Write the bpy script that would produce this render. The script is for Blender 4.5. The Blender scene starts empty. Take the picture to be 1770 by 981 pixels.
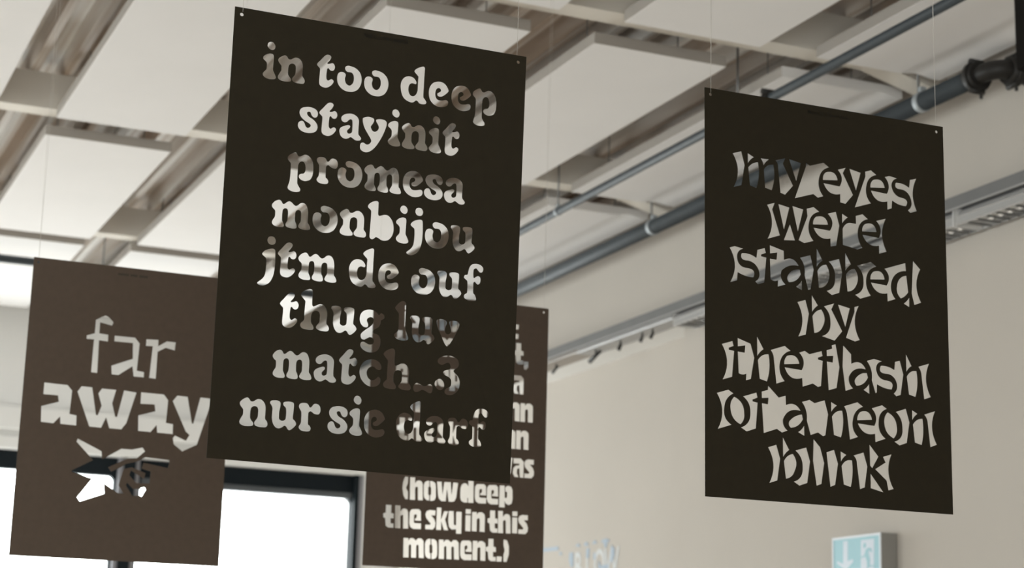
import bpy, bmesh, math, random
from mathutils import Matrix, Vector
random.seed(4)
S = bpy.context.scene
COL = S.collection
CAMZ = 1.6                                    # height of the lens above the floor; all z below are relative to it

# ------------------------------------------------------------------ camera, sky, light, exposure
cam = bpy.data.cameras.new('camera'); camo = bpy.data.objects.new('camera', cam); COL.objects.link(camo)
cam.sensor_width = 36.0; cam.lens = 65.06; cam.clip_start = .05; cam.clip_end = 300
R_, U_, F_ = Vector((.91592568,-.4004699,.02653296)), Vector((-.11147506,-.19033497,.97536963)), Vector((.38555603,.89632386,.2189751))
camo.matrix_world = Matrix(((R_.x,U_.x,-F_.x,0),(R_.y,U_.y,-F_.y,0),(R_.z,U_.z,-F_.z,CAMZ),(0,0,0,1)))
cam.dof.use_dof = True; cam.dof.focus_distance = 4.25; cam.dof.aperture_fstop = 65.06/13.2
S.camera = camo
w = bpy.data.worlds.new('sky'); S.world = w; w.use_nodes = True
w.node_tree.nodes['Background'].inputs[0].default_value = (1,.975,.99,1)
w.node_tree.nodes['Background'].inputs[1].default_value = 10.4
S.view_settings.view_transform = 'Standard'; S.view_settings.look = 'None'
S.view_settings.exposure = 0.0; S.view_settings.gamma = 1.0
def portal(name, loc, sx, sy, direction):
    l = bpy.data.lights.new(name,'AREA'); l.shape='RECTANGLE'; l.size=sx; l.size_y=sy; l.cycles.is_portal = True
    o = bpy.data.objects.new(name,l); COL.objects.link(o); o.location=(loc[0],loc[1],loc[2]+CAMZ)
    o.rotation_euler = Vector(direction).to_track_quat('-Z','Y').to_euler()
PORTALS = True
GLYPH_ROUND = {'i':[[(151,871),(219,855),(260,789),(246,716),(194,679),(126,697),(80,754),(93,829)],[(164,598),(219,587),(241,541),(240,435),(237,316),(239,224),(273,156),(311,70),(289,23),(221,1),(127,0),(45,30),(6,83),(23,138),(79,212),(88,293),(82,358),(53,399),(0,444),(1,497),(52,551),(111,584)]],'n':[[(154,610),(203,591),(239,542),(294,537),(346,571),(406,599),(482,587),(547,522),(575,430),(577,292),(578,195),(623,134),(637,67),(602,16),(528,4),(419,10),(352,41),(343,101),(389,171),(409,222),(412,292),(409,374),(382,425),(320,438),(267,406),(248,347),(244,264),(249,182),(283,126),(323,77),(309,24),(229,3),(121,0),(31,36),(15,95),(50,176),(81,237),(83,306),(77,353),(30,407),(0,464),(17,515),(75,569)]],'t':[[(246,785),(301,774),(324,732),(294,658),(242,591),(257,570),(312,585),(359,604),(402,579),(423,514),(402,448),(355,418),(306,426),(270,462),(247,454),(239,395),(233,298),(242,217),(278,182),(318,205),(358,227),(401,204),(406,160),(365,93),(300,32),(226,0),(143,8),(87,43),(68,108),(70,232),(74,342),(70,424),(29,465),(0,502),(11,545),(76,624),(140,707),(192,762)]],'o':[[(256,610),(338,604),(422,582),(495,534),(552,461),(582,338),(565,208),(506,95),(416,25),(323,0),(217,2),(121,41),(48,111),(8,197),(0,300),(21,384),(77,433),(141,439),(190,414),(203,376),(189,304),(195,247),(225,182),(297,149),(354,184),(386,252),(391,334),(378,401),(341,448),(287,458),(228,458),(185,495),(174,545),(200,586)]],'d':[[(530,902),(566,877),(569,810),(565,639),(564,436),(563,190),(601,129),(642,68),(623,23),(555,0),(469,7),(424,50),(380,63),(339,25),(289,0),(203,10),(97,65),(33,164),(0,311),(7,438),(57,539),(132,597),(216,616),(303,596),(363,538),(381,482),(353,447),(276,457),(217,422),(193,325),(205,243),(246,173),(315,158),(373,202),(407,292),(410,411),(411,546),(413,631),(377,676),(319,735),(324,778),(387,836),(462,877)]],'e':[[(237,608),(342,597),(420,543),(477,449),(472,397),(401,322),(328,265),(262,247),(211,266),(206,316),(249,347),(285,378),(283,421),(245,448),(193,430),(166,368),(163,274),(189,205),(243,166),(333,170),(422,194),(471,179),(485,123),(458,62),(385,20),(296,0),(206,8),(106,56),(32,139),(0,251),(1,381),(41,488),(119,568)]],'p':[[(165,901),(206,884),(238,835),(285,824),(335,851),(391,880),(460,874),(527,826),(577,747),(599,635),(600,509),(584,414),(537,327),(447,282),(367,280),(302,311),(274,358),(288,408),(335,436),(386,449),(412,493),(418,562),(406,641),(378,694),(331,713),(286,692),(255,636),(248,560),(248,446),(249,332),(252,218),(282,153),(326,86),(317,35),(256,6),(165,0),(78,24),(35,67),(43,131),(67,214),(77,330),(80,479),(79,604),(65,648),(16,698),(0,742),(16,796),(82,855)]],'s':[[(198,602),(280,606),(362,589),(426,545),(448,479),(434,415),(388,377),(333,386),(296,428),(270,482),(231,493),(202,475),(208,428),(251,380),(335,338),(407,281),(452,206),(450,124),(405,55),(326,15),(231,0),(122,12),(38,60),(0,129),(9,206),(61,255),(115,260),(151,221),(182,151),(231,121),(278,145),(289,188),(253,223),(176,259),(91,314),(41,374),(19,439),(33,510),(91,570)]],'a':[[(214,604),(297,605),(383,573),(434,519),(452,452),(449,314),(453,163),(490,113),(520,70),(502,23),(440,0),(370,6),(306,44),(264,56),(217,24),(156,2),(86,13),(28,64),(0,148),(6,211),(52,266),(133,306),(207,334),(250,318),(245,276),(206,232),(184,191),(203,145),(252,140),(292,180),(298,277),(296,373),(284,454),(242,469),(202,441),(163,396),(108,378),(56,398),(28,448),(46,513),(119,573)]],'y':[[(135,828),(218,834),(297,811),(310,758),(282,691),(240,623),(253,569),(290,520),(344,509),(401,551),(423,616),(402,675),(356,744),(354,786),(402,814),(500,825),(578,807),(612,749),(594,636),(538,475),(468,326),(378,174),(278,63),(170,0),(79,6),(14,51),(0,131),(21,192),(75,218),(125,198),(174,185),(229,214),(258,273),(237,332),(169,432),(101,532),(54,635),(35,729),(46,786)]],'r':[[(102,611),(172,610),(214,581),(240,536),(266,526),(297,556),(324,594),(370,615),(435,606),(478,563),(493,501),(485,436),(452,393),(400,386),(341,398),(299,426),(263,441),(229,416),(222,369),(223,265),(228,162),(262,133),(292,80),(279,30),(234,5),(153,0),(71,14),(22,58),(20,98),(57,167),(62,242),(62,334),(55,414),(30,456),(0,509),(6,562),(45,597)]],'m':[[(161,609),(212,585),(246,534),(286,535),(331,575),(389,607),(444,591),(493,547),(542,524),(588,544),(633,587),(692,612),(761,592),(805,527),(830,430),(833,310),(833,190),(867,141),(895,72),(880,30),(820,11),(726,9),(644,31),(615,70),(632,123),(665,187),(668,274),(665,367),(649,419),(605,437),(558,413),(538,350),(539,257),(545,178),(571,128),(588,64),(570,19),(498,1),(397,9),(338,37),(329,89),(361,160),(370,234),(372,327),(356,412),(305,434),(260,405),(248,337),(247,217),(252,158),(277,108),(297,51),(276,11),(210,0),(117,1),(41,37),(21,87),(42,150),(78,214),(82,301),(73,360),(27,400),(0,449),(14,504),(77,573)]],'b':[[(198,892),(246,872),(252,812),(252,692),(255,594),(285,561),(338,578),(407,600),(485,595),(558,537),(608,454),(634,337),(628,216),(586,112),(513,35),(421,5),(343,13),(272,49),(217,60),(180,29),(128,0),(77,31),(69,97),(74,292),(80,473),(80,623),(63,666),(15,704),(0,747),(33,804),(107,860)]],'j':[[(256,1118),(324,1105),(361,1037),(345,963),(281,928),(207,944),(170,1012),(192,1087)],[(305,849),(353,832),(366,781),(372,670),(375,526),(367,368),(342,234),(283,109),(195,33),(105,0),(25,15),(0,55),(46,100),(108,159),(150,230),(167,317),(174,435),(171,553),(160,617),(118,651),(74,691),(87,738),(149,796),(227,831)]],'u':[[(80,608),(176,610),(234,572),(235,480),(219,386),(218,295),(226,220),(292,186),(355,218),(367,299),(367,406),(351,472),(301,519),(295,572),(346,602),(450,612),(523,595),(539,535),(535,397),(530,259),(581,205),(608,140),(555,64),(469,0),(420,17),(386,65),(345,83),(290,43),(219,17),(146,35),(87,111),(58,213),(57,335),(59,434),(29,499),(0,540),(17,588)]],'h':[[(191,906),(249,889),(265,833),(262,699),(266,573),(293,532),(348,551),(443,600),(524,588),(585,524),(615,425),(613,299),(611,189),(655,131),(675,70),(645,20),(573,7),(459,15),(384,50),(378,100),(441,193),(447,280),(448,359),(420,418),(355,437),(291,411),(260,345),(255,258),(265,165),(308,108),(323,47),(290,8),(185,0),(64,18),(18,67),(25,130),(93,208),(95,318),(98,475),(102,617),(76,653),(7,731),(0,778),(65,848)]],'g':[[(213,952),(313,947),(399,901),(451,856),(474,886),(515,905),(567,873),(575,810),(547,772),(499,738),(494,673),(456,590),(376,533),(336,505),(330,465),(348,435),(415,427),(475,386),(509,294),(503,167),(450,67),(353,9),(238,0),(120,39),(50,111),(50,189),(110,224),(178,203),(253,175),(327,196),(352,254),(329,314),(262,339),(197,308),(125,268),(61,285),(38,354),(59,411),(146,492),(242,566),(304,636),(328,718),(306,771),(247,785),(190,754),(173,701),(205,625),(200,569),(143,545),(68,570),(11,651),(0,760),(36,860),(115,924)]],'l':[[(183,888),(233,875),(257,814),(259,681),(258,494),(259,280),(294,191),(337,83),(323,28),(261,4),(149,0),(57,26),(6,80),(14,134),(83,201),(96,289),(93,435),(88,581),(62,625),(0,697),(7,745),(60,811),(121,865)]],'v':[[(84,603),(170,602),(235,573),(252,521),(227,445),(209,362),(234,298),(292,277),(341,309),(356,372),(334,456),(306,534),(321,576),(399,598),(493,595),(553,548),(551,481),(497,340),(418,183),(338,54),(283,0),(232,29),(170,130),(99,269),(37,383),(0,500),(7,568)]],'c':[[(287,611),(390,598),(465,551),(505,479),(494,409),(444,390),(385,404),(340,441),(288,450),(224,422),(184,363),(173,293),(199,213),(252,164),(325,150),(389,191),(430,233),(474,227),(499,168),(481,90),(412,28),(304,0),(202,21),(112,74),(35,169),(0,289),(15,415),(82,525),(172,585)]],'_':[[(98,207),(158,190),(234,155),(300,158),(358,195),(410,208),(456,177),(466,116),(455,38),(405,3),(352,14),(276,48),(209,59),(144,22),(63,0),(18,23),(0,84),(12,147),(47,188)]],'dot':[[(113,253),(189,228),(234,142),(220,50),(140,0),(49,33),(0,119),(26,205)]],'three':[[(219,882),(324,886),(431,852),(502,789),(518,700),(487,633),(428,592),(400,554),(424,514),(495,458),(544,379),(563,283),(541,168),(482,79),(387,11),(275,0),(206,31),(202,100),(245,146),(304,173),(340,212),(348,289),(334,351),(278,401),(194,435),(147,472),(160,522),(219,554),(278,570),(314,615),(306,678),(271,716),(219,714),(160,679),(94,659),(25,684),(0,737),(27,796),(115,854)]],'f':[[(280,870),(392,859),(465,801),(465,725),(430,683),(379,683),(337,719),(295,761),(245,742),(233,668),(237,574),(255,538),(294,566),(353,594),(405,566),(415,482),(391,419),(342,394),(300,421),(269,449),(245,424),(244,310),(249,197),(292,146),(326,65),(308,19),(238,0),(117,3),(31,49),(19,104),(51,146),(89,178),(94,311),(84,442),(46,475),(0,517),(21,576),(81,593),(98,652),(124,759),(181,836)]]}
TEXT_ROUND = [('i',705,-1545),('n',1042,-1543),('t',1938,-1536),('o',2419,-1540),('o',3058,-1542),('d',3930,-1555),('e',4618,-1557),('e',5174,-1563),('p',5694,-1851),('s',1576,-2644),('t',2052,-2643),('a',2536,-2646),('y',3034,-2882),('i',3680,-2644),('n',4008,-2655),('i',4668,-2656),('t',4993,-2666),('p',1387,-4026),('r',2054,-3753),('o',2548,-3750),('m',3166,-3752),('e',4094,-3754),('s',4609,-3761),('a',5094,-3770),('m',1093,-4857),('o',2028,-4851),('n',2649,-4850),('b',3294,-4856),('i',3980,-4853),('j',4251,-5100),('o',4677,-4868),('u',5293,-4878),('j',868,-6204),('t',1290,-5956),('m',1756,-5957),('d',2926,-5958),('e',3616,-5954),('o',4396,-5962),('u',5014,-5969),('f',5666,-5966),('t',1402,-7056),('h',1865,-7050),('u',2564,-7056),('g',3233,-7394),('l',4053,-7047),('u',4411,-7064),('v',5051,-7064),('m',1305,-8158),('a',2244,-8149),('t',2806,-8153),('c',3288,-8150),('h',3834,-8154),('_',4562,-8160),('dot',5068,-8063),('three',5117,-8152),('n',643,-9258),('u',1307,-9261),('r',1954,-9256),('s',2621,-9247),('i',3111,-9245),('e',3452,-9247),('d',4196,-9256),('a',4874,-9253),('r',5424,-9260),('f',5935,-9252)]
GLYPH_BLOCK = {'lp':[[(94,805),(209,804),(209,578),(148,412),(221,273),(227,3),(127,0),(45,135),(0,384),(15,619)]],'h':[[(0,805),(198,810),(207,603),(271,689),(366,717),(464,684),(503,578),(526,5),(333,3),(315,457),(289,482),(237,469),(214,423),(231,0),(20,0)]],'o':[[(210,718),(218,519),(181,481),(191,228),(231,194),(238,5),(131,16),(41,82),(14,198),(0,541),(38,652),(123,707)],[(239,715),(356,711),(446,653),(476,537),(490,157),(450,46),(355,0),(267,3),(260,196),(297,235),(288,470),(247,512)]],'w':[[(0,700),(185,704),(237,253),(283,702),(541,711),(583,259),(635,708),(828,704),(773,162),(699,30),(602,0),(475,6),(400,455),(367,8),(192,6),(92,80),(58,205)]],'d':[[(305,801),(515,803),(532,7),(313,3),(311,180),(287,178),(293,6),(151,0),(41,53),(4,169),(0,497),(40,636),(137,703),(246,693),(312,609)]],'e':[[(95,700),(353,715),(434,651),(455,303),(211,302),(209,364),(273,401),(280,511),(223,530),(177,495),(183,239),(220,211),(458,216),(459,7),(158,0),(47,57),(3,182),(0,566),(36,660)]],'p':[[(2,798),(208,805),(221,367),(266,348),(305,382),(304,557),(269,591),(232,598),(229,727),(273,785),(373,811),(475,772),(528,665),(538,315),(502,165),(384,98),(262,149),(215,229),(232,0),(0,0)]],'t':[[(90,803),(297,805),(304,525),(401,506),(409,336),(292,336),(300,159),(409,154),(410,3),(203,0),(110,62),(80,328),(6,348),(0,493),(94,523)]],'s':[[(157,699),(390,694),(389,511),(230,511),(354,379),(407,247),(392,99),(303,0),(13,2),(14,161),(191,165),(216,211),(37,396),(0,529),(40,642)]],'k':[[(4,801),(182,805),(179,380),(287,683),(447,688),(338,390),(472,4),(299,6),(190,307),(193,0),(0,1)]],'y':[[(13,800),(204,805),(233,312),(310,299),(304,794),(522,797),(531,5),(321,0),(315,158),(144,137),(34,229),(0,439)]],'i':[[(0,797),(210,803),(207,636),(6,628)],[(2,579),(209,582),(215,0),(9,5)]],'n':[[(0,700),(189,705),(186,613),(251,699),(386,713),(496,645),(513,546),(517,0),(314,8),(305,459),(258,493),(197,440),(201,1),(5,7)]],'m':[[(0,690),(190,694),(194,604),(255,693),(373,700),(481,621),(556,703),(687,706),(774,626),(806,11),(610,15),(587,444),(544,478),(501,439),(513,10),(317,9),(300,440),(257,474),(214,423),(224,4),(16,0)]],'a':[[(16,694),(320,706),(437,595),(441,0),(287,0),(261,340),(181,305),(169,148),(216,77),(238,4),(76,11),(0,135),(19,322),(105,422),(258,452),(257,507),(22,509)]],'dot':[[(2,190),(211,189),(203,3),(0,0)]],'rp':[[(5,811),(150,782),(230,575),(233,277),(146,0),(18,6),(11,253),(60,417),(0,612)]],'comma':[[(0,316),(189,323),(187,106),(103,0),(16,20)]]}
TEXT_BLOCK = [('lp',1390,-7572),('h',1667,-7578),('o',2205,-7569),('w',2713,-7555),('d',3634,-7543),('e',4207,-7535),('e',4683,-7539),('p',5180,-7624),('t',703,-8622),('h',1144,-8622),('e',1702,-8613),('s',2308,-8595),('k',2743,-8591),('y',3198,-8686),('i',3865,-8574),('n',4124,-8563),('t',4739,-8562),('h',5146,-8562),('i',5718,-8541),('s',5960,-8544),('m',1506,-9643),('o',2333,-9644),('m',2864,-9626),('e',3702,-9614),('n',4183,-9604),('t',4705,-9594),('dot',5141,-9600),('rp',5395,-9596),('dot',5575,-1294),('dot',5575,-934),('t',5164,-1294),('n',4629,-1294),('e',4153,-1294),('m',3328,-1294),('o',2820,-1294),('m',1996,-1294),('s',1451,-1294),('i',1217,-1294),('comma',6025,-2438),('t',5602,-2247),('n',5067,-2247),('e',4590,-2247),('m',3766,-2247),('o',3258,-2247),('m',2433,-2247),('e',1836,-2247),('h',1292,-2247),('t',864,-2247),('a',5602,-3373),('t',5054,-3373),('n',4519,-3373),('i',4286,-3373),('h',3742,-3373),('p',3065,-3493),('e',2589,-3373),('e',2112,-3373),('d',1562,-3373),('e',965,-3373),('n',5936,-4404),('n',5401,-4404),('i',5167,-4404),('t',4619,-4404),('n',4084,-4404),('e',3607,-4404),('m',2783,-4404),('o',2275,-4404),('m',1451,-4404),('s',905,-4404),('n',5787,-5438),('n',5252,-5438),('i',5019,-5438),('s',4474,-5438),('i',4240,-5438),('y',3572,-5558),('k',3082,-5438),('s',2657,-5438),('e',2060,-5438),('h',1516,-5438),('t',1088,-5438),('s',6149,-6477),('a',5690,-6477),('w',4844,-6477),('t',4296,-6477),('i',4063,-6477),('p',3386,-6597),('e',2909,-6477),('e',2432,-6477),('d',1883,-6477),('w',917,-6477)]
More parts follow.
